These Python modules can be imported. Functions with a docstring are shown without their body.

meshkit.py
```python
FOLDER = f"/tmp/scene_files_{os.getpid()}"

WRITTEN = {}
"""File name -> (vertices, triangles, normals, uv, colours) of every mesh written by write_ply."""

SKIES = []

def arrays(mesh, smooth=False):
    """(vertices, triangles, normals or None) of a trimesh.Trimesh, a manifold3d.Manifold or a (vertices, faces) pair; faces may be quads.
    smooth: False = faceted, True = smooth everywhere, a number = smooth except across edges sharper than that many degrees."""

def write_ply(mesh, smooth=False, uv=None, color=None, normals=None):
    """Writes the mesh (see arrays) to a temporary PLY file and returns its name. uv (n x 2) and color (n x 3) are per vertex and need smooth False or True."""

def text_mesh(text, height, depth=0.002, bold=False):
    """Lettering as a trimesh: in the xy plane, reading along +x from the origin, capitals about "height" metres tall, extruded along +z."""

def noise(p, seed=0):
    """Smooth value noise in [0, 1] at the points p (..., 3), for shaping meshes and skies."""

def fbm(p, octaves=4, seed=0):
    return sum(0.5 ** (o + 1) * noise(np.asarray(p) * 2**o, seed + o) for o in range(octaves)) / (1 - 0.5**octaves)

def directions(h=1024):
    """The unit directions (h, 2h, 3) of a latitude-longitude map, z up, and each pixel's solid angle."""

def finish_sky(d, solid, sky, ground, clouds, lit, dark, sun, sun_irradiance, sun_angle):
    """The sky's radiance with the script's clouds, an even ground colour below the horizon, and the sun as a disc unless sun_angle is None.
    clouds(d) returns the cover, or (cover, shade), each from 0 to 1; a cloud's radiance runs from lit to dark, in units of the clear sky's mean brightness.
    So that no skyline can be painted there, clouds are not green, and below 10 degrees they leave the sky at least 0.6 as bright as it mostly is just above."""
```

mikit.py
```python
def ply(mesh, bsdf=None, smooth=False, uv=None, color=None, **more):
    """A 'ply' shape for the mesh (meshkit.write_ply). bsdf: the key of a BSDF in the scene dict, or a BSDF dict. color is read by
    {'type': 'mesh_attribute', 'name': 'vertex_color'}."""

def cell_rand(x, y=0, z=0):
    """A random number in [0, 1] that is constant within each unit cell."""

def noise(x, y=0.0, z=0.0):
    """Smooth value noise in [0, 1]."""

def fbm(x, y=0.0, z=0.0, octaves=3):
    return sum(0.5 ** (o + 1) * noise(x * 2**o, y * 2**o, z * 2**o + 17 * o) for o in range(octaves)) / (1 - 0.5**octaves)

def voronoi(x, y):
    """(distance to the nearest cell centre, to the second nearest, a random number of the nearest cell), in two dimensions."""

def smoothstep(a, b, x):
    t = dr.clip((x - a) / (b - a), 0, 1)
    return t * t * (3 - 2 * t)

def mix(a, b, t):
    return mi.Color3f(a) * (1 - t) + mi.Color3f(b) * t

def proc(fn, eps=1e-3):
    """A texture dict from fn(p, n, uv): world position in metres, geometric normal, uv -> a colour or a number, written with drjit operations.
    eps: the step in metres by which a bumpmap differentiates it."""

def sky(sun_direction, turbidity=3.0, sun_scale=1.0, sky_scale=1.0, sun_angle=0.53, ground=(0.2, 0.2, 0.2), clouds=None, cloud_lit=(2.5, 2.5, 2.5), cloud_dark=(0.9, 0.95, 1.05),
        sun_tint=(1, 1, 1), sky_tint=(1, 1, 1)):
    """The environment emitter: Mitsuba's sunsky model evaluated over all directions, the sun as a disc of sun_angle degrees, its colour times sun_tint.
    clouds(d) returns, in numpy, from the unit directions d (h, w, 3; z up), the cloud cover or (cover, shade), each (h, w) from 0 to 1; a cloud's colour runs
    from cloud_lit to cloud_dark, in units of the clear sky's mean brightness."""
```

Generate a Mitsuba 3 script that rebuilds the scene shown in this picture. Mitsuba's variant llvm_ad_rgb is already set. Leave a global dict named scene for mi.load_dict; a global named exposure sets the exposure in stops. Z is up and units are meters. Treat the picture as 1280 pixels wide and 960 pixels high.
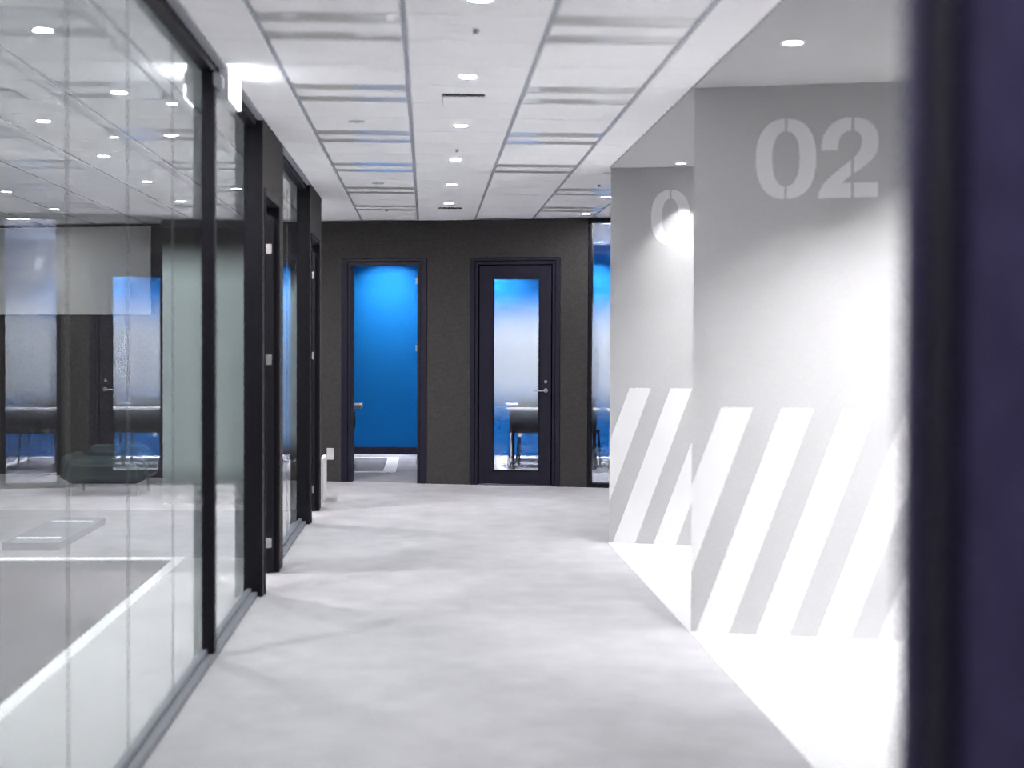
import math
import numpy as np, trimesh, mitsuba as mi, mikit, drjit as dr
from shapely.geometry import Polygon, box as sbox
from shapely.affinity import translate as strans
from mikit import proc, noise, fbm, cell_rand, smoothstep, mix

T = mi.ScalarTransform4f
scene, labels = {}, {}

# ------------------------------------------------------------------ camera
F, VPX, VPY, ROLL, CAM_Z = 2040.0, 534.0, 431.0, 0.004, 1.48
_d = np.array([(VPX - 640) / F, (VPY - 480) / F, 1.0]); _d /= np.linalg.norm(_d)
_e = np.array([(VPX + 1000 - 640) / F, (VPY + 1000 * ROLL - 480) / F, 1.0])
_up = np.cross(_e, _d); _up /= np.linalg.norm(_up)
_up = -_up if _up[1] > 0 else _up
_rt = np.cross(_d, _up); _rt = -_rt if _rt[0] < 0 else _rt
_R = np.stack([_rt, _d, _up])                       # world axes in (right, down, forward)
M = np.eye(4)
M[:3, 0], M[:3, 1], M[:3, 2], M[:3, 3] = -_R[:, 0], -_R[:, 1], _R[:, 2], (0, 0, CAM_Z)
scene['camera'] = {'type': 'thinlens', 'to_world': T(M.tolist()), 'fov': math.degrees(2 * math.atan(640 / F)), 'fov_axis': 'x',
                   'aperture_radius': 0.013, 'focus_distance': 16.5, 'near_clip': 0.05, 'far_clip': 100.0}
exposure = 3.92
LAMP = 44.0             # radiance of a corridor downlight's lens
SPOT = 1.5              # intensity of a bay spotlight
BLUE_SPOT = 1.7         # intensity of a wall washer at the blue wall
EXIT_GLOW = 0.36
LIGHT_TINT = (1.0, 0.975, 0.985)


def rgb(c):
    return {'type': 'rgb', 'value': list(map(float, c))}


# ------------------------------------------------------------------ materials
def mat(name, color, rough=0.6, spec=0.4, metallic=0.0, **kw):
    base = color if isinstance(color, dict) else rgb(color)
    scene[name] = {'type': 'twosided', 'bsdf': {'type': 'principled', 'base_color': base, 'roughness': rough, 'specular': spec, 'metallic': metallic, **kw}}
    return name


def floor_fn(a, b, amp):
    def fn(p, n, uv):
        t = 0.5 * fbm(p.x * 1.6, p.y * 1.2, 3.0, octaves=4) + 0.5 * fbm(p.x * 7.0 + 7, p.y * 6.0, 1.0, octaves=4)
        tile = cell_rand(dr.floor(p.x / 0.5 + 0.25 * dr.floor(p.y / 0.5)), dr.floor(p.y / 0.5), 4)
        fine = noise(p.x * 260, p.y * 260, 2.0)
        v = dr.clip(0.5 + amp * (t - 0.5) + 0.10 * (tile - 0.5) + 0.18 * (fine - 0.5), 0, 1)
        return mix(a, b, v)
    return proc(fn)


def fabric_fn(a, b):
    def fn(p, n, uv):
        q = p.x - p.y * 0.4
        v = 0.5 * noise(q * 240, p.z * 190, 1.0) + 0.5 * fbm(q * 40, p.z * 60, 2.0, octaves=2)
        return mix(a, b, v)
    return proc(fn)


mat('m_floor', floor_fn((0.38, 0.375, 0.392), (0.53, 0.525, 0.548), 1.1), 0.62, 0.25)
mat('m_room_floor', floor_fn((0.30, 0.31, 0.34), (0.42, 0.43, 0.47), 1.4), 0.8, 0.2)
mat('m_left_floor', floor_fn((0.21, 0.215, 0.23), (0.30, 0.305, 0.325), 1.2), 0.7, 0.25)
mat('m_strip', (0.52, 0.525, 0.53), 0.5, 0.3)
mat('m_floor_dark', (0.22, 0.235, 0.26), 0.8, 0.2)
mat('m_white_floor', (0.80, 0.805, 0.815), 0.45, 0.35)
mat('m_bright_line', (0.95, 0.95, 0.95), 0.5, 0.5)
mat('m_white_line', (0.82, 0.83, 0.85), 0.6, 0.3)
mat('m_tile', proc(lambda p, n, uv: mix((0.88, 0.88, 0.895), (0.94, 0.94, 0.95), 0.5 * noise(p.x * 120, p.y * 60, p.z) + 0.5 * noise(p.x * 9, p.y * 25, 1.0))), 0.9, 0.1)
mat('m_rail', (0.42, 0.435, 0.49), 0.5, 0.3)
mat('m_joint_dark', (0.12, 0.12, 0.13), 0.9, 0.1)
mat('m_soffit', (0.47, 0.47, 0.475), 0.9, 0.1)
mat('m_bay_wall', proc(lambda p, n, uv: mix((0.485, 0.487, 0.495), (0.525, 0.527, 0.533), noise(p.x * 150, p.y * 150, p.z * 150))), 0.85, 0.15)
mat('m_paint_white', (0.78, 0.78, 0.79), 0.7, 0.2)
mat('m_white', (0.86, 0.86, 0.86), 0.6, 0.25)
mat('m_dark_wall', fabric_fn((0.050, 0.047, 0.046), (0.092, 0.088, 0.086)), 0.85, 0.2)
mat('m_navy', (0.016, 0.014, 0.032), 0.45, 0.35)
mat('m_black', (0.006, 0.005, 0.010), 0.5, 0.25)
mat('m_jamb', proc(lambda p, n, uv: mix((0.062, 0.053, 0.135), (0.090, 0.078, 0.185), noise(p.x * 60, p.y * 60, p.z * 25))), 0.5, 0.3)
mat('m_groove', (0.013, 0.010, 0.030), 0.6, 0.2)
mat('m_rail_metal', (0.20, 0.215, 0.245), 0.4, 0.5)
mat('m_steel', (0.62, 0.61, 0.60), 0.3, 0.5, 1.0)
mat('m_blue', proc(lambda p, n, uv: mix((0.003, 0.115, 0.365), (0.006, 0.13, 0.40), noise(p.x * 90, p.z * 90, 3.0))), 0.6, 0.1)
mat('m_grey_top', (0.36, 0.35, 0.34), 0.45, 0.4)
mat('m_dark_top', (0.045, 0.045, 0.05), 0.7, 0.2)
mat('m_teal', (0.055, 0.085, 0.085), 0.18, 0.7, clearcoat=1.0, clearcoat_gloss=0.9)
mat('m_plinth', (0.17, 0.19, 0.225), 0.5, 0.3)
mat('m_seal', (0.2, 0.21, 0.22), 0.5, 0.3)
mat('m_grey', (0.33, 0.34, 0.37), 0.6, 0.3)
scene['m_slot'] = {'type': 'twosided', 'bsdf': {'type': 'plastic', 'diffuse_reflectance': rgb((0.80, 0.795, 0.79)), 'int_ior': 1.3}}
scene['m_glass'] = {'type': 'thindielectric', 'int_ior': 1.52, 'specular_transmittance': rgb((0.88, 0.945, 0.94))}
scene['m_clear'] = {'type': 'thindielectric', 'int_ior': 1.5, 'specular_transmittance': rgb((0.96, 0.98, 0.99))}
film = {'type': 'principledthin', 'base_color': rgb((0.88, 0.95, 0.97)), 'roughness': 0.6, 'spec_trans': 0.0, 'diff_trans': 1.35, 'eta': 1.5}


def film_weight(p, n, uv):
    return 0.93 * (1 - smoothstep(1.50, 2.08, p.z)) * smoothstep(0.62, 1.12, p.z)



def film_weight_low(p, n, uv):
    return 0.95 * (1 - smoothstep(1.85, 2.15, p.z)) * smoothstep(0.45, 0.75, p.z)


scene['m_film'] = {'type': 'blendbsdf', 'weight': proc(film_weight), 'bsdf_0': {'type': 'thindielectric', 'int_ior': 1.5}, 'bsdf_1': film}
scene['m_film_teal'] = {'type': 'blendbsdf', 'weight': proc(film_weight_low), 'bsdf_0': {'type': 'thindielectric', 'int_ior': 1.5}, 'bsdf_1': {**film, 'base_color': rgb((0.86, 0.985, 0.98)), 'diff_trans': 1.0}}


# ------------------------------------------------------------------ helpers
def bx(x0, x1, y0, y1, z0, z1, c=0.0):
    lo, hi = np.minimum((x0, y0, z0), (x1, y1, z1)), np.maximum((x0, y0, z0), (x1, y1, z1))
    if c <= 0:
        m = trimesh.creation.box(extents=hi - lo); m.apply_translation((lo + hi) / 2); return m
    pts = []
    for k in range(3):
        for s in np.ndindex(2, 2, 2):
            q = np.where(np.array(s) == 0, lo, hi).astype(float)
            for j in range(3):
                if j != k:
                    q[j] += c if s[j] == 0 else -c
            pts.append(q)
    return trimesh.convex.convex_hull(np.array(pts))


def tube(p, q, r, n=12):
    return trimesh.creation.cylinder(radius=r, segment=[p, q], sections=n)


def path_tube(pts, r, n=8):
    ms = [tube(pts[i], pts[i + 1], r, n) for i in range(len(pts) - 1)]
    ms += [trimesh.creation.icosphere(subdivisions=1, radius=r).apply_translation(p) for p in pts[1:-1]]
    return cat(*ms)


def cat(*ms):
    return trimesh.util.concatenate(list(ms))


def lathe(profile, n=24, at=(0, 0, 0)):
    m = trimesh.creation.revolve(np.array(profile, float), sections=n)
    m.apply_translation(at); return m


def prism(poly, depth):
    gs = getattr(poly, 'geoms', [poly])
    return cat(*[trimesh.creation.extrude_polygon(g, depth, engine='earcut') for g in gs])


def frame4(origin, ang):
    """Local (along the wall, away from the camera, up) -> world, the wall turned clockwise by ang degrees."""
    a = math.radians(ang); m = np.eye(4)
    m[:3, 0], m[:3, 1], m[:3, 3] = (math.cos(a), -math.sin(a), 0), (math.sin(a), math.cos(a), 0), origin
    return m


def put(m, f):
    m = m.copy(); m.apply_transform(f); return m


def key_for(name, parent=None):
    base = (parent + '__' if parent else '') + name
    if not any(k == base or k.startswith(base + '__') for k in (*scene, *labels)):
        return base
    i = 1
    while any(k == f'{base}_{i:03d}' or k.startswith(f'{base}_{i:03d}__') for k in (*scene, *labels)):
        i += 1
    return f'{base}_{i:03d}'


def obj(name, mesh, bsdf, parent=None, smooth=False, label=None, **more):
    k = key_for(name, parent)
    scene[k] = dict(mesh) if isinstance(mesh, dict) else mikit.ply(mesh, bsdf, smooth=smooth, **more)
    if label:
        labels[k] = {'label': label}
    return k


def thing(name, label, cat_, group=None):
    k = key_for(name)
    labels[k] = {'label': label, 'category': cat_}
    if group:
        labels[k]['group'] = group
    return k


def tag(k, label, cat_, group=None):
    labels[k] = {'label': label, 'category': cat_}
    if group:
        labels[k]['group'] = group


def struct(name, mesh=None, bsdf=None, label=None, cat_=None):
    k = obj(name, mesh, bsdf) if mesh is not None else key_for(name)
    labels[k] = {'kind': 'structure'}
    if label:
        labels[k]['label'] = label
    if cat_:
        labels[k]['category'] = cat_
    return k


ORD = ['nearest', 'second', 'third', 'fourth', 'fifth', 'sixth', 'seventh', 'eighth', 'ninth', 'tenth', 'eleventh', 'twelfth']
CEIL, EDGE_R, GLASS_X = 2.80, 1.357, -1.04
FW = frame4((0, 17.39, 0), 15.4)           # the dark wall at the corridor's end
B2 = frame4((1.362, 8.33, 0), 16.8)        # bay wall 02
B1 = frame4((1.362, 12.12, 0), 16.8)       # bay wall 01
B3 = frame4((1.362, 4.44, 0), 16.8)


def fw_y(x):
    return 17.39 - math.tan(math.radians(15.4)) * x


def b_y(f, x):
    return f[1, 3] - math.tan(math.radians(16.8)) * (x - 1.362)


# ------------------------------------------------------------------ floors
struct('floor', bx(-8.2, 4.6, -3.5, 27, -0.12, 0.0), 'm_floor', 'pale grey mottled floor of the corridor', 'floor')
poly = Polygon([(EDGE_R, -2.9), (EDGE_R, 12.13), (3.1, b_y(B1, 3.1)), (3.1, -2.9)])
struct('floor_001', prism(poly, 0.005), 'm_white_floor', 'white floor of the numbered bays along the right side', 'floor')
f2 = struct('floor_002', put(bx(-4.6, 4.6, 0.075, 6.0, 0.0005, 0.004), FW), 'm_room_floor', 'bluish grey carpet of the blue rooms behind the dark wall', 'floor')


def floor_rect(x0, x1, y0, y1, wx, wy, skew):
    """A white rectangle line and the darker carpet inside it."""
    z = 0.004

    def para(a0, a1, b0, b1, h):
        p = Polygon([(a0 + skew * (b0 - y0), b0), (a1 + skew * (b0 - y0), b0), (a1 + skew * (b1 - y0), b1), (a0 + skew * (b1 - y0), b1)])
        m = prism(p, h); m.apply_translation((0, 0, z)); return m
    obj('carpet_inset', para(x0 + wx, x1 - wx, y0 + wy, y1 - wy, 0.001), 'm_floor_dark', f2)
    for a in ((x0, x0 + wx, y0, y1), (x1 - wx, x1, y0, y1), (x0 + wx, x1 - wx, y0, y0 + wy), (x0 + wx, x1 - wx, y1 - wy, y1)):
        obj('white_line', para(*a, 0.0015), 'm_white_line', f2)


floor_rect(-2.2, -0.36, 18.87, 21.42, 0.15, 0.2, 0.0)
floor_rect(0.80, 3.0, 18.55, 21.5, 0.13, 0.2, 0.04)

f3 = struct('floor_003', bx(-7.9, -1.07, -2.8, 14.6, 0.0005, 0.003), 'm_left_floor', 'grey floor of the left space behind the glass partition', 'floor')
obj('white_strip', bx(-1.66, -1.07, -2.8, 11.32, 0.003, 0.006), 'm_strip', f3, label='white strip of floor along the glass')
obj('carpet_inset', bx(-7.8, -1.72, -2.8, 11.18, 0.003, 0.007), 'm_dark_top', f3, label='dark grey carpet')
obj('white_line', bx(-1.73, -1.66, -2.8, 11.32, 0.003, 0.012, 0.002), 'm_bright_line', f3, label='raised white edging')
obj('white_line', bx(-7.8, -1.73, 11.18, 11.32, 0.003, 0.012, 0.002), 'm_bright_line', f3, label='raised white edging')

# ------------------------------------------------------------------ ceiling: slab, tiles, rails, bay soffit
cl = struct('ceiling', bx(-8.2, 4.6, -3.5, 27, 2.812, 2.95), 'm_tile', 'white suspended ceiling of square tiles between grey rails', 'ceiling')
COLS = [-0.7 + 0.6 * k for k in range(-6, 5)]        # left rail of each column of tiles
Y0 = 6.55
SLOTS = {(6, k) for k in range(6)} | {(8, k) for k in range(4)} | {(9, 4), (9, 5)}   # (column, row): slot fixtures replace a tile


def tile_mesh(w):
    m = bx(-w / 2, w / 2, -0.2965, 0.2965, 0, 0.0115, 0.003); return m


tile_full = mikit.ply(tile_mesh(0.578), 'm_tile')
tile_narrow = mikit.ply(tile_mesh(0.232), 'm_tile')
for ci, x in enumerate(COLS):
    for r in range(-2, 19):
        ya, yb = Y0 + 0.6 * r, Y0 + 0.6 * (r + 1)
        narrow = ci == 9 and ya < 12.2
        if (ci == 10 and ya < 12.2) or yb > fw_y(x + 0.3) + 0.12 or (r % 3 == 0 and (ci, r // 3) in SLOTS):
            continue
        cx = x + (0.130 if narrow else 0.3)
        obj('tile', {**(tile_narrow if narrow else tile_full), 'to_world': T().translate([cx, (ya + yb) / 2, CEIL])}, None, cl)
for ci, x in enumerate(COLS + [COLS[-1] + 0.6]):
    y_a, y_b = (12.3 if ci in (10, 11) else 5.3), fw_y(x) - 0.0
    obj('grid_rail', bx(x - 0.0095, x + 0.0095, y_a, y_b, CEIL + 0.0015, CEIL + 0.012), 'm_rail', cl)
poly = Polygon([(EDGE_R, -2.9), (EDGE_R, 12.13), (3.1, b_y(B1, 3.1)), (3.1, -2.9)])
m = prism(poly, 0.013); m.apply_translation((0, 0, CEIL - 0.001))
struct('ceiling_001', m, 'm_soffit', 'plain grey ceiling over the numbered bays', 'ceiling')

# ------------------------------------------------------------------ right side: the numbered bays
PANEL_W = 1.80


def zero(w, h):
    def sup(a, b, e, n=72):
        t = np.linspace(0, 2 * np.pi, n, endpoint=False)
        c, s = np.cos(t), np.sin(t)
        return Polygon(np.stack([a * np.sign(c) * np.abs(c) ** (2 / e), b * np.sign(s) * np.abs(s) ** (2 / e)], 1))
    p = sup(w / 2, h / 2, 2.35).difference(sup(w / 2 - 0.083, h / 2 - 0.063, 2.35)).difference(sbox(-0.0065, -1, 0.0065, 1))
    return strans(p, w / 2, h / 2)


def two(w, h):
    out = [(918, 340), (919, 316), (926, 286), (940, 258), (960, 235), (985, 220), (1015, 212), (1045, 211), (1075, 215), (1102, 226), (1124, 244), (1138, 268), (1145, 297), (1143, 330),
           (1135, 356), (1118, 380), (1092, 404), (1060, 425), (1028, 446), (1003, 470), (1143, 470), (1143, 528), (908, 530), (910, 510), (918, 490), (932, 468), (955, 446), (990, 416),
           (1030, 386), (1060, 358), (1074, 335), (1079, 310), (1077, 290), (1068, 274), (1052, 264), (1034, 262), (1014, 267), (998, 280), (988, 300), (985, 322), (984, 340)]
    p = Polygon([((x - 908) / 237 * w, (530 - y) / 319 * h) for x, y in out]).buffer(0)
    c = (1043 - 908) / 237 * w
    return p.difference(sbox(c - 0.0065, -1, c + 0.0065, 1))


def on_panel(poly, depth=0.002):
    """A polygon in (along, up) as a slab standing proud of the panel's face."""
    m = prism(poly, depth)
    r = np.eye(4); r[:3, :3] = [[1, 0, 0], [0, 0, -1], [0, 1, 0]]
    m.apply_transform(r); return m


def bay_wall(f, digits, label):
    k = struct('wall_right', put(bx(0, PANEL_W, 0, 0.1, 0.0, CEIL - 0.002), f), 'm_bay_wall', label, 'wall')
    for i in range(-2, 7):
        b0, t0, w = 0.028 + 0.306 * i, 0.456 + 0.306 * i, 0.161
        p = Polygon([(b0, 0.006), (b0 + w + 0.006, 0.006), (t0 + w, 1.166), (t0, 1.166)]).intersection(sbox(0.0005, 0, PANEL_W - 0.005, 3))
        if not p.is_empty and p.area > 1e-3:
            obj('stripe', put(on_panel(p), f), 'm_paint_white', k)
    for s, poly in digits:
        obj('digit', put(on_panel(strans(poly, s, 2.225)), f), 'm_paint_white', k)
    return k


bay_wall(B2, [(0.316, zero(0.302, 0.404)), (0.629, two(0.296, 0.402))], 'pale grey bay wall with the stencilled number 02 and slanted white stripes')
bay_wall(B1, [(0.303, zero(0.288, 0.404))], 'farther pale grey bay wall with one stencilled 0 in view and slanted white stripes')
struct('wall_right_002', put(bx(0, PANEL_W, 0, 0.1, 0.0, CEIL - 0.002), B3), 'm_bay_wall', 'grey bay wall close to the camera, behind the navy jamb', 'wall')
struct('wall_side', bx(3.05, 3.15, -2.9, b_y(B1, 3.1), 0, CEIL - 0.002), 'm_bay_wall', 'back wall of the numbered bays', 'wall')

# ------------------------------------------------------------------ the dark wall at the end, its doors and window
S0, S1, WT = -8.0, 4.6, 0.12


def fwb(s0, s1, z0, z1, t0=0.0, t1=WT, c=0.0):
    return put(bx(s0, s1, t0, t1, z0, z1, c), FW)


D1 = (-0.956, -0.003)      # open door, outside of the frame
D2 = (0.470, 1.440)        # closed door
WN = (1.731, 2.31)        # tall window
HEAD = 2.403
wf = struct('wall_end', cat(fwb(S0, D1[0], 0, CEIL), fwb(D1[0], D1[1], HEAD, CEIL), fwb(D1[1], D2[0], 0, CEIL), fwb(D2[0], D2[1], HEAD, CEIL), fwb(D2[1], WN[0], 0, CEIL),
                            fwb(WN[1], S1, 0, CEIL)), 'm_dark_wall', 'dark charcoal wall across the end of the corridor', 'wall')
plate = obj('wall_plate', fwb(-1.118, -1.040, 0.236, 0.362, -0.009, 0.0, 0.003), 'm_white')
tag(plate, 'small white blank plate low on the dark wall left of the open doorway', 'wall plate')


def frame_parts(parent, s, sill=None, w=0.085):
    """Left post, right post and head of a door frame, each with a step like the folded steel in the photograph."""
    for a, b in ((s[0], s[0] + w), (s[1] - w, s[1])):
        inner = (b - 0.03, b) if a == s[0] else (a, a + 0.03)
        outer = (a, b - 0.034) if a == s[0] else (a + 0.034, b)
        obj('frame_post', cat(fwb(*outer, 0, HEAD, -0.012, WT + 0.01, 0.003), fwb(*inner, 0, HEAD - 0.07, -0.004, WT + 0.006, 0.002), fwb(a + 0.002, b - 0.002, 0, HEAD - 0.07, 0.006, WT)), 'm_navy', parent)
    obj('frame_head', cat(fwb(s[0] + 0.0, s[1] - 0.0, HEAD - 0.036, HEAD, -0.011, WT + 0.01, 0.003), fwb(s[0] + 0.055, s[1] - 0.055, HEAD - 0.076, HEAD - 0.04, -0.003, WT, 0.002)), 'm_navy', parent)


d1 = struct('door_1', None, None, 'open doorway with a dark navy frame onto the bright blue room', 'door')
frame_parts(d1, D1, w=0.105)
for z in (2.16, 1.445, 0.242):
    obj('hinge', fwb(-0.125, -0.109, z - 0.035, z + 0.035, -0.016, 0.0, 0.002), 'm_steel', d1)
lf = obj('leaf', put(bx(-0.118, -0.076, 0.14, 0.95, 0.012, 2.31, 0.003), FW), 'm_navy', d1)

d2 = struct('door_2', None, None, 'closed dark navy door with a tall glass panel frosted across its middle', 'door')
frame_parts(d2, D2)
LS, LE, GS, GE, GZ0, GZ1 = 0.566, 1.342, 0.724, 1.208, 0.163, 2.173
leaf_m = cat(fwb(LS, GS, 0.014, 2.318, 0.012, 0.055, 0.003), fwb(GE, LE, 0.014, 2.318, 0.012, 0.055, 0.003), fwb(GS - 0.002, GE + 0.002, GZ1, 2.318, 0.0125, 0.0545), fwb(GS - 0.002, GE + 0.002, 0.014, GZ0, 0.0125, 0.0545))
lf = obj('leaf', leaf_m, 'm_navy', d2)
obj('pane', put(mikit_rect := trimesh.Trimesh([[GS, 0.034, GZ0], [GE, 0.034, GZ0], [GE, 0.034, GZ1], [GS, 0.034, GZ1]], [[0, 1, 2], [0, 2, 3]]), FW), 'm_film', lf, label='glass panel with a white frosted band fading out above and below')
bead = cat(*[fwb(*a, 0.006, 0.02) for a in ((GS - 0.012, GS, GZ0 - 0.012, GZ1 + 0.012), (GE, GE + 0.012, GZ0 - 0.012, GZ1 + 0.012), (GS, GE, GZ0 - 0.012, GZ0), (GS, GE, GZ1, GZ1 + 0.012))])
obj('glazing_bead', bead, 'm_black', lf)
hd = cat(put(tube((1.286, 0.012, 1.006), (1.286, -0.045, 1.006), 0.010), FW), put(tube((1.290, -0.043, 1.006), (1.165, -0.043, 1.001), 0.0085), FW), put(tube((1.286, 0.012, 1.006), (1.286, 0.004, 1.006), 0.024, 20), FW))
obj('lever_handle', hd, 'm_steel', lf, smooth=40, label='steel lever handle')
obj('lock_cylinder', cat(put(tube((1.286, 0.012, 1.098), (1.286, -0.006, 1.098), 0.017, 20), FW), put(bx(1.283, 1.289, -0.009, -0.005, 1.088, 1.108), FW)), 'm_steel', lf, smooth=40)
for a, b in ((D2[0] + 0.06, LS + 0.012), (LE - 0.012, D2[1] - 0.06)):
    obj('door_stop', fwb(a, b, 0.008, HEAD - 0.05, 0.062, 0.10), 'm_black', d2)
obj('door_stop', fwb(D2[0] + 0.06, D2[1] - 0.06, 2.305, HEAD - 0.04, 0.062, 0.10), 'm_black', d2)
obj('threshold', fwb(D2[0], D2[1], 0.0, 0.008, 0.0, WT), 'm_rail_metal', d2)

w1 = struct('window_1', None, None, 'tall glazed strip in the dark wall beside the bay wall, frosted across its middle', 'window')
for a in ((WN[0], WN[0] + 0.037, 0, CEIL), (WN[1] - 0.037, WN[1], 0, CEIL), (WN[0] + 0.037, WN[1] - 0.037, CEIL - 0.045, CEIL), (WN[0] + 0.037, WN[1] - 0.037, 0, 0.045)):
    obj('frame_bar', fwb(*a, -0.01, WT, 0.003), 'm_black', w1)
obj('pane', put(trimesh.Trimesh([[WN[0] + 0.03, 0.05, 0.04], [WN[1] - 0.03, 0.05, 0.04], [WN[1] - 0.03, 0.05, 2.76], [WN[0] + 0.03, 0.05, 2.76]], [[0, 1, 2], [0, 2, 3]]), FW), 'm_film', w1)

wb = obj('white_board', fwb(-5.6, -3.16, 1.80, 2.775, -0.03, -0.002, 0.004), 'm_white')
tag(wb, 'wide white board high on the dark wall, seen faintly through the glass partition', 'board')

# ------------------------------------------------------------------ blue rooms
struct('wall_back', put(bx(-3.2, 4.8, 4.50, 4.62, 0, 2.81), frame4((0, 17.39, 0), 9.0)), 'm_blue', 'bright blue wall at the back of the rooms behind the dark wall', 'wall')
obj('skirting', put(bx(-3.15, -0.40, 4.48, 4.50, 0.004, 0.10), frame4((0, 17.39, 0), 9.0)), 'm_navy', 'wall_back', label='dark navy skirting')
struct('wall_middle', bx(0.25, 0.35, 17.46, 21.85, 0.004, 2.81), 'm_paint_white', 'white partition between the two blue rooms', 'wall')
struct('wall_left_001', bx(-3.0, -2.9, 18.35, 22.35, 0.004, 2.81), 'm_paint_white', 'white side wall of the open blue room', 'wall')
struct('wall_right_003', bx(4.2, 4.3, 16.4, 21.5, 0.004, 2.81), 'm_blue', 'blue side wall of the room behind the closed door', 'wall')

# ------------------------------------------------------------------ left side: glass partition and dark wall pieces with doors
XF, XB = -0.960, -1.066


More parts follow.
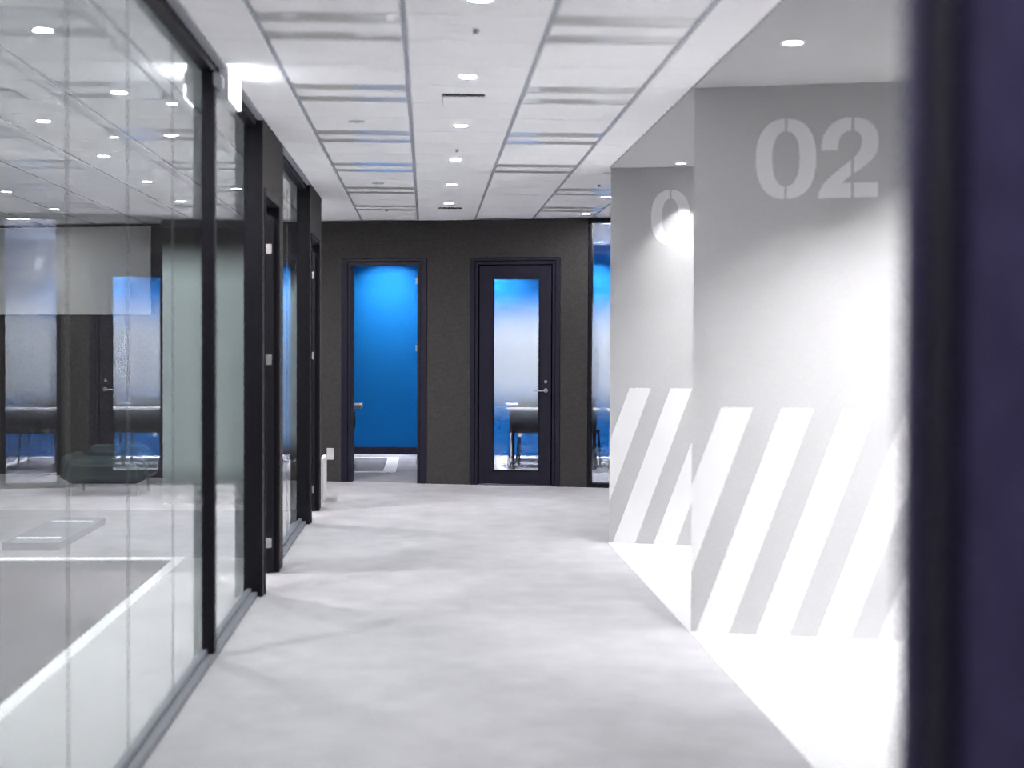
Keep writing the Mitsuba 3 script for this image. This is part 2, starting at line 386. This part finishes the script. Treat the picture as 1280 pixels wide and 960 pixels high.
def left_wall(name, y0, y1, label):
    """Dark wall piece with a door standing open into the left space."""
    o0, o1 = y0 + 0.065, y1 - 0.30
    k = struct(name, cat(bx(XB, XF, y0 + 0.004, o0, 0, CEIL), bx(XB, XF, o1, y1, 0, CEIL), bx(XB, XF, o0, o1, HEAD, CEIL)), 'm_dark_wall', label[0], 'wall')
    obj('end_trim', bx(XB - 0.004, XF - 0.0, y0 - 0.03, y0 + 0.004, 0, CEIL - 0.004, 0.003), 'm_black', k)
    d = struct('door_' + str(3 if y0 < 11 else 4), None, None, label[1], 'door')
    for a, b in ((o0, o0 + 0.04), (o1 - 0.04, o1)):
        obj('frame_post', bx(XB - 0.01, XF + 0.008, a, b, 0, HEAD, 0.003), 'm_black', d)
    obj('frame_head', bx(XB - 0.01, XF + 0.008, o0 + 0.04, o1 - 0.04, HEAD - 0.045, HEAD, 0.003), 'm_black', d)
    ya, yb, xa, xb = o1 - 0.10, o1 - 0.055, -1.70, -0.985
    lf = obj('leaf', cat(bx(xb - 0.09, xb, ya, yb, 0.012, 2.275, 0.003), bx(xa, xb - 0.089, ya + 0.001, yb - 0.001, 2.225, 2.274)), 'm_black', d)
    g0, g1, gy = xa + 0.005, xb - 0.085, (ya + yb) / 2
    obj('pane', trimesh.Trimesh([[g0, gy, 0.45], [g1, gy, 0.45], [g1, gy, 2.23], [g0, gy, 2.23]], [[0, 1, 2], [0, 2, 3]]), 'm_film_teal', lf, label='pale teal frosted glass sheet')
    obj('lower_pane', trimesh.Trimesh([[g0, gy, 0.012], [g1, gy, 0.012], [g1, gy, 0.45], [g0, gy, 0.45]], [[0, 1, 2], [0, 2, 3]]), 'm_clear', lf, label='clear lower part of the glass sheet')
    for z in (2.09, 1.38, 0.20):
        obj('hinge', bx(-1.062, -0.998, o1 - 0.106, o1 - 0.10, z - 0.032, z + 0.032, 0.002), 'm_steel', lf)
    return k


left_wall('wall_left', 9.62, 10.95, ('dark charcoal wall piece on the left after the glass, nearer of two', 'nearer black door on the left standing open in the dark wall piece'))
left_wall('wall_left', 13.48, 14.87, ('dark charcoal wall piece on the left after the glass, farther of two', 'farther black door on the left standing open in the dark wall piece'))


def glass_run(y0, y1, joints, posts, label):
    k = struct('window_3' if y0 < 5 else 'window_4', None, None, label, 'glass partition')
    ys = [y0, *joints, *[p for p in posts], y1]
    ys = sorted(ys)
    for a, b in zip(ys, ys[1:]):
        obj('pane', trimesh.Trimesh([[GLASS_X, a, 0.03], [GLASS_X, b, 0.03], [GLASS_X, b, 2.76], [GLASS_X, a, 2.76]], [[0, 1, 2], [0, 2, 3]]), 'm_glass', k)
    for j in joints:
        obj('joint_seal', bx(GLASS_X - 0.0018, GLASS_X + 0.0018, j - 0.0015, j + 0.0015, 0.05, 2.74), 'm_seal', k)
    for p in posts:
        obj('mullion', bx(-1.052, -0.991, p, p + 0.07, 0.0, CEIL - 0.004, 0.004), 'm_black', k)
    obj('top_rail', bx(-1.055, -0.995, y0, y1, 2.745, CEIL - 0.002, 0.003), 'm_black', k)
    obj('bottom_rail', cat(bx(-1.06, -0.99, y0, y1, 0.0, 0.028, 0.003), bx(-1.056, -1.024, y0, y1, 0.028, 0.05, 0.003)), 'm_rail_metal', k)
    obj('ceiling_trim', bx(-0.993, -0.955, y0, y1, CEIL - 0.018, CEIL - 0.001, 0.003), 'm_grey', k)
    return k


glass_run(-2.8, 9.59, [-1.0, -0.05, 0.9, 1.87, 2.83, 3.80, 4.784, 5.739, 6.741], [7.675], 'clear glass partition along the left of the corridor, with black mullions')
glass_run(10.95, 13.45, [12.2], [], 'shorter clear glass panel between the two dark wall pieces on the left')

bk = obj('bracket', bx(-0.991, -0.955, 7.62, 7.76, 2.675, 2.735, 0.004), 'm_grey')
tag(bk, 'small grey bracket near the top of the first black mullion', 'bracket')
ws = obj('floor_screen', bx(-1.005, -0.968, 15.32, 15.85, 0.0, 0.41, 0.004), 'm_white')
tag(ws, 'low white screen standing on the floor past the farther dark wall piece', 'screen')

# outer shell of the left space
struct('wall_left_outer', bx(-8.0, -7.9, -3.4, 20, 0, 2.81), 'm_dark_wall', 'dark wall at the far left beyond the glass partition', 'wall')
struct('wall_behind', bx(-8.0, 3.15, -3.5, -3.4, 0, 2.81), 'm_paint_white', 'white wall behind the camera', 'wall')

# ------------------------------------------------------------------ navy jamb close to the camera
j = thing('door_frame', 'out of focus dark navy door frame close to the camera', 'door frame')
obj('outer_post', bx(0.394, 0.62, 1.315, 1.345, 0, 2.795, 0.002), 'm_jamb', j)
obj('groove', bx(0.401, 0.62, 1.238, 1.316, 0, 2.795), 'm_groove', j)
obj('inner_post', bx(0.414, 0.62, 1.20, 1.24, 0, 2.795, 0.002), 'm_jamb', j)


# ------------------------------------------------------------------ ceiling fixtures
def fixture(x, y, label, group):
    k = thing('slot_fixture', label, 'ceiling fixture', group)
    z = CEIL + 0.003
    for a, b in ((0.0, 0.2), (0.4, 0.6)):
        obj('slot', bx(x + 0.013, x + 0.587, y + a + 0.004, y + b, z, z + 0.008), 'm_slot', k, label='glossy grey slot')
    obj('centre_strip', bx(x + 0.012, x + 0.588, y + 0.2, y + 0.4, CEIL - 0.002, CEIL + 0.011, 0.002), 'm_tile', k)
    for e in (0.0005, 0.596):
        obj('edge_strip', bx(x + 0.012, x + 0.588, y + e, y + e + 0.0035, CEIL, CEIL + 0.011), 'm_tile', k)


for c, r in sorted(SLOTS):
    if c == 6:
        fixture(COLS[c], Y0 + 1.8 * r, f'two-slot ceiling fixture, {ORD[r]} from the camera in the row near the glass partition', 'slot fixtures, left row')
    elif c == 8:
        fixture(COLS[c], Y0 + 1.8 * r, f'two-slot ceiling fixture, {ORD[r]} from the camera in the row nearer the bays', 'slot fixtures, right row')
    else:
        fixture(COLS[c], Y0 + 1.8 * r, ('nearer' if r == 4 else 'farther') + ' two-slot ceiling fixture just past the corner of the farther bay wall', 'slot fixtures past the bays')


lens_mesh = lathe([(0, -0.0035), (0.024, -0.003), (0.040, -0.0005), (0.041, 0.0)], 24)
trim_mesh = lathe([(0.041, 0.0005), (0.041, -0.004), (0.050, -0.004), (0.054, 0.0), (0.041, 0.0005)], 28)
lens_ply, trim_ply = mikit.ply(lens_mesh, 'm_white', smooth=40), mikit.ply(trim_mesh, 'm_white', smooth=40)
_n = trimesh.Trimesh(lens_mesh.vertices, lens_mesh.faces, process=False)
LENS_FLIP = bool((_n.face_normals[:, 2] * _n.area_faces).sum() > 0)


def downlight(x, y, label, group, power=1.0, z=CEIL, spot=None, tint=LIGHT_TINT, size=1.0):
    k = thing('downlight', label, 'ceiling light', group)
    w = T().translate([x, y, z]).scale([size, size, 1])
    L = LAMP * power
    em = {'type': 'area', 'radiance': rgb([L * t for t in tint])}
    obj('lens', {**lens_ply, 'to_world': w, 'emitter': em, **({'flip_normals': True} if LENS_FLIP else {})}, None, k)
    obj('trim_ring', {**trim_ply, 'to_world': w}, None, k)
    if spot:
        inten, beam, cut = spot[:3]
        aim = spot[3] if len(spot) > 3 else (0, 0, -1)
        p = np.array([x, y, z - 0.012])
        scene[k + '_beam'] = {'type': 'spot', 'to_world': T().look_at(origin=p.tolist(), target=(p + np.array(aim)).tolist(), up=[0, 1, 0.01]),
                              'intensity': rgb([inten * t for t in tint]), 'cutoff_angle': cut, 'beam_width': beam}


g = 'downlights down the middle of the corridor'
downlight(0.198, 6.25, 'bright round downlight cut by the top of the photo, nearest the camera', g)
for i in range(1, 6):
    downlight(0.198, 6.25 + 1.8 * i, f'bright round downlight, {ORD[i]} from the camera in the middle row of the corridor ceiling', g)
for i in range(1, 5):
    downlight(0.198, 6.25 - 1.8 * i, f'round downlight in the corridor ceiling overhead, {ORD[i - 1]} of those outside the photo', 'downlights overhead')
g = 'downlights beside the far end of the farther bay wall'
downlight(1.583, 14.46, 'nearer round downlight in the tiles past the corner of the farther bay wall', g)
downlight(1.583, 16.30, 'farther round downlight in the tiles past the corner of the farther bay wall', g)
for i, y in enumerate((14.46, 16.30)):
    downlight(3.38, y, ('nearer' if i == 0 else 'farther') + ' round downlight in the cross passage hidden behind the bays', 'downlights of the cross passage')
g = 'downlights over the left space, seen through the glass'
for i, y in enumerate((7.0, 8.70, 10.46, 12.2, 14.0, 15.8)):
    downlight(-1.62, y, f'round downlight in the row behind the glass partition, {ORD[i]} from the camera', g, 3.6)
for i, y in enumerate((1.6, 3.4, 5.2)):
    downlight(-1.62, y, f'round downlight behind the glass partition, {ORD[i]} of those outside the photo', 'downlights overhead left')
g = 'small lights over the left space'
for i, (x, y) in enumerate(((-1.40, 9.08), (-2.0, 10.58))):
    downlight(x, y, ('nearer' if i == 0 else 'farther') + ' small round light off the row behind the glass partition', g, 0.3, size=0.7)
for i, y in enumerate((7.0, 11.0, 15.0, 17.6)):
    downlight(-4.4, y, 'round downlight deep in the left space, ' + ('nearest', 'second', 'third', 'farthest')[i] + ' of its row', 'downlights deep in the left space', 1.2)
# bays
downlight(1.583, 7.05, 'round downlight in the grey ceiling in front of the number 02', 'bay downlights', 0.06, CEIL - 0.001, (SPOT * 1.0, 6, 40, (0.22, 0.32, -1)))
downlight(1.828, 11.756, 'small round downlight close above the number on the farther bay wall', 'bay downlights', 0.02, CEIL - 0.001, (SPOT * 0.42, 10, 36), size=0.85)
downlight(2.50, 7.20, 'round downlight in the bay ceiling hidden behind the navy frame', 'bay downlights', 0.06, CEIL - 0.001, (SPOT * 0.75, 6, 44, (0.289 * 0.33, 0.957 * 0.33, -1)))
downlight(1.95, 10.75, 'round downlight in the bay ceiling hidden behind bay wall 02', 'bay downlights', 0.06, CEIL - 0.001, (SPOT * 0.8, 6, 40, (0.289 * 0.33, 0.957 * 0.33, -1)))
for i, y in enumerate((6.0, 9.6)):
    downlight(2.5, y, f'round downlight straight over the white bay floor, {ORD[i]} of two, out of sight', 'bay downlights', 0.06, CEIL - 0.001, (SPOT * 0.8, 10, 33))
downlight(2.0, 3.2, 'round downlight in the bay ceiling near the camera', 'bay downlights', 0.06, CEIL - 0.001, (SPOT, 6, 40, (0.289 * 0.33, 0.957 * 0.33, -1)))
# blue rooms
g = 'lights of the blue rooms'
for x, y, t in ((-0.58, 21.58, 'over the blue wall of the open room'), (0.80, 21.38, 'over the blue wall behind the closed door'), (2.12, 21.18, 'over the blue wall behind the tall window')):
    downlight(x, y, 'round wall washing downlight ' + t, g, 0.05, 2.81, (BLUE_SPOT, 12, 62))
for x, y, t in ((-0.7, 18.9, 'in the middle of the open blue room'), (1.1, 17.95, 'just inside the closed door'), (2.2, 17.65, 'just inside the tall window')):
    downlight(x, y, 'round downlight ' + t, g, 0.45 if x < 0 else 2.3, 2.81)

# exit sign: a lit panel under the ceiling on the left, facing the corridor
k = thing('exit_sign', 'glowing white exit sign box under the ceiling beside the black mullions', 'sign')
obj('housing', bx(-0.985, -0.938, 7.80, 8.22, 2.635, 2.795, 0.004), 'm_white', k)
sm = bx(-0.938, -0.930, 7.805, 8.215, 2.640, 2.793)
obj('lit_face', {**mikit.ply(sm, 'm_white'), 'emitter': {'type': 'area', 'radiance': rgb((EXIT_GLOW * 0.95, EXIT_GLOW, EXIT_GLOW * 1.04))}}, None, k)

for i, (x, y) in enumerate(((0.19, 8.62), (0.215, 15.72))):
    k = thing('ceiling_unit', ('nearer' if i == 0 else 'farther') + ' flat white box with a dark near edge between the downlights', 'ceiling unit', 'flat ceiling boxes')
    obj('body', bx(x - 0.112, x + 0.112, y, y + 0.36, CEIL - 0.011, CEIL + 0.002, 0.002), 'm_dark_top', k)
    obj('cover', bx(x - 0.113, x + 0.113, y + 0.004, y + 0.362, CEIL - 0.018, CEIL - 0.010, 0.003), 'm_tile', k)
sp = lathe([(0, -0.017), (0.011, -0.016), (0.012, -0.012), (0.008, -0.008), (0.009, -0.004), (0.015, -0.001), (0.015, 0.002), (0, 0.002)], 16)
for x, y, t in ((0.2, 6.865, 'small dark sprinkler head before the second downlight'), (0.197, 11.07, 'small dark sprinkler head between the third and fourth downlights'),
                (1.408, 13.40, 'small sprinkler head near the corner of the farther bay wall'), (-0.40, 16.04, 'small sprinkler head in the farthest left slot fixture')):
    tag(obj('sprinkler', {**mikit.ply(sp, 'm_grey', smooth=40), 'to_world': T().translate([x, y, CEIL])}, None), t, 'sprinkler', 'ceiling sprinklers')
cp = mikit.ply(lathe([(0, -0.004), (0.048, -0.004), (0.052, 0.0), (0.052, 0.002), (0, 0.002)], 24), 'm_soffit', smooth=40)
for x, y, t in ((-0.42, 9.72, 'nearer'), (-0.405, 13.43, 'farther')):
    tag(obj('cover_plate', {**cp, 'to_world': T().translate([x, y, CEIL])}, None), f'{t} faint round cover plate in the tiles between left slot fixtures', 'cover plate', 'round cover plates')

# ------------------------------------------------------------------ left space contents

def rounded(lo, hi, r):
    import manifold3d as m3
    s = m3.Manifold.sphere(r, 24)
    pts = [s.translate([lo[0] + r if a == 0 else hi[0] - r, lo[1] + r if b == 0 else hi[1] - r, lo[2] + r if c == 0 else hi[2] - r]) for a in (0, 1) for b in (0, 1) for c in (0, 1)]
    m = m3.Manifold.batch_hull(pts).to_mesh()
    return trimesh.Trimesh(m.vert_properties[:, :3], m.tri_verts)


k = thing('lounge_chair', 'rounded dark teal lounge chair far behind the glass partition', 'chair')
obj('seat', rounded((-3.5, 15.9, 0.12), (-2.75, 16.65, 0.36), 0.08), 'm_teal', k, smooth=40)
obj('backrest', rounded((-3.4, 16.45, 0.26), (-2.78, 16.68, 0.47), 0.09), 'm_teal', k, smooth=40)
for i in (0, 1):
    obj('armrest', rounded((-3.56 + 0.70 * i, 15.95, 0.15), (-3.40 + 0.70 * i, 16.6, 0.40), 0.07), 'm_teal', k, smooth=40)
for x in (-3.45, -2.80):
    for y in (15.98, 16.58):
        obj('leg', tube((x, y, 0), (x, y, 0.16), 0.014), 'm_steel', k)
k = thing('floor_plinth', 'flat bluish grey plinth with pale edges on the floor beyond the glass partition', 'plinth')
obj('slab', bx(-3.02, -2.62, 11.75, 13.45, 0.003, 0.06, 0.004), 'm_plinth', k)
for a in (11.98, 13.1):
    obj('pale_edge', bx(-2.98, -2.66, a, a + 0.07, 0.06, 0.066), 'm_bright_line', k)


# ------------------------------------------------------------------ furniture of the blue rooms
def caster(x, y, parent, z=0.004):
    c = obj('caster', cat(tube((x - 0.018, y, z + 0.028), (x - 0.005, y, z + 0.028), 0.028, 14), tube((x + 0.005, y, z + 0.028), (x + 0.018, y, z + 0.028), 0.028, 14), tube((x, y, z + 0.03), (x, y, z + 0.075), 0.008)), 'm_black', parent)
    return c


def folding_table(x0, x1, y, label, top_mat='m_white', depth=0.45, tagged=False):
    k = thing('folding_table', label, 'table', 'folding tables of the blue rooms')
    obj('tabletop', bx(x0, x1, y - depth / 2, y + depth / 2, 0.705, 0.73, 0.004), top_mat, k)
    obj('front_panel', bx(x0 + 0.04, x1 - 0.04, y - depth / 2 + 0.06, y - depth / 2 + 0.075, 0.44, 0.695), 'm_black', k, label='black modesty panel')
    for x in (x0 + 0.06, x1 - 0.06):
        lg = obj('leg', tube((x, y - 0.02, 0.08), (x, y - 0.02, 0.705), 0.020), 'm_black', k, smooth=40)
        if tagged:
            obj('bright_tube', tube((x - 0.025, y - 0.07, 0.10), (x - 0.025, y - 0.07, 0.44), 0.012), 'm_white', lg, smooth=40, label='pale tube in front of the leg')
        obj('foot', bx(x - 0.02, x + 0.02, y - 0.27, y + 0.27, 0.075, 0.105, 0.008), 'm_black', k)
        for b in (-0.24, 0.24):
            caster(x, y + b, k)
    return k


folding_table(0.965, 2.05, 19.45, 'folding table on casters behind the door glass, its black panel toward the corridor', tagged=True)
folding_table(2.12, 2.95, 19.15, 'folding table on casters behind the tall window beside the bay wall')


def stack_chair(x, y, label, rz=0.0):
    k = thing('meeting_chair', label, 'chair', 'chairs pulled up to the folding tables')
    f = np.eye(4); c, s = math.cos(rz), math.sin(rz)
    f[:3, :3] = [[c, -s, 0], [s, c, 0], [0, 0, 1]]; f[:3, 3] = (x, y, 0)
    obj('seat', put(rounded((-0.22, -0.22, 0.41), (0.22, 0.22, 0.46), 0.02), f), 'm_black', k, smooth=40)
    obj('backrest', put(rounded((-0.21, 0.19, 0.56), (0.21, 0.23, 0.83), 0.018), f), 'm_black', k, smooth=40)
    for a in (-0.2, 0.2):
        obj('leg', put(tube((a, -0.18, 0.42), (a * 1.1, -0.24, 0.006), 0.011), f), 'm_black', k)
        obj('leg', put(path_tube([(a, 0.21, 0.60), (a, 0.20, 0.42), (a * 1.1, 0.27, 0.006)], 0.011), f), 'm_black', k)
    return k


stack_chair(1.34, 20.06, 'slim black chair behind the folding table seen through the door glass')
stack_chair(1.90, 20.1, 'slim black chair beyond the right edge of the door glass')
stack_chair(2.52, 19.75, 'slim black chair behind the folding table at the tall window')
folding_table(1.02, 2.0, 20.95, 'folding table on casters at the back of the room behind the closed door')
tg = obj('paper_tag', bx(1.078, 1.122, 19.268, 19.272, 0.395, 0.44), 'm_white')
tag(tg, 'small white paper tag hanging under the folding table behind the door glass', 'tag')

k = thing('work_table', 'grey topped table whose corner shows at the left of the open doorway', 'table')
obj('tabletop', bx(-2.2, -0.80, 19.85, 20.55, 0.70, 0.745, 0.004), 'm_grey_top', k)
obj('under_tray', bx(-1.5, -0.90, 19.86, 20.3, 0.60, 0.625, 0.004), 'm_grey_top', k)
obj('cable_loop', path_tube([(-0.92, 19.95, 0.70), (-0.885, 19.95, 0.66), (-0.878, 19.95, 0.55), (-0.885, 19.95, 0.44), (-0.92, 19.95, 0.38), (-1.0, 19.95, 0.37)], 0.009), 'm_black', k)
for x in (-2.1, -1.0):
    obj('leg', bx(x - 0.03, x + 0.03, 20.1, 20.2, 0.004, 0.70, 0.004), 'm_black', k)
k = thing('office_chair', 'black office chair on casters at the left of the open doorway', 'chair')
cx, cy = -1.12, 19.42
obj('seat', rounded((cx - 0.23, cy - 0.23, 0.43), (cx + 0.23, cy + 0.23, 0.50), 0.03), 'm_black', k, smooth=40)
obj('backrest', rounded((cx - 0.25, cy - 0.29, 0.62), (cx + 0.20, cy - 0.24, 1.0), 0.024), 'm_black', k, smooth=40)
obj('column', cat(tube((cx, cy, 0.10), (cx, cy, 0.43), 0.025), tube((cx, cy - 0.2, 0.45), (cx, cy - 0.27, 0.7), 0.016)), 'm_black', k)
for i in range(5):
    a = math.radians(72 * i - 8)
    ex, ey = cx + 0.25 * math.cos(a), cy + 0.25 * math.sin(a)
    obj('base_arm', path_tube([(cx, cy, 0.15), (cx + 0.15 * math.cos(a), cy + 0.15 * math.sin(a), 0.14), (ex, ey, 0.085)], 0.013), 'm_black', k)
    caster(ex, ey, k)
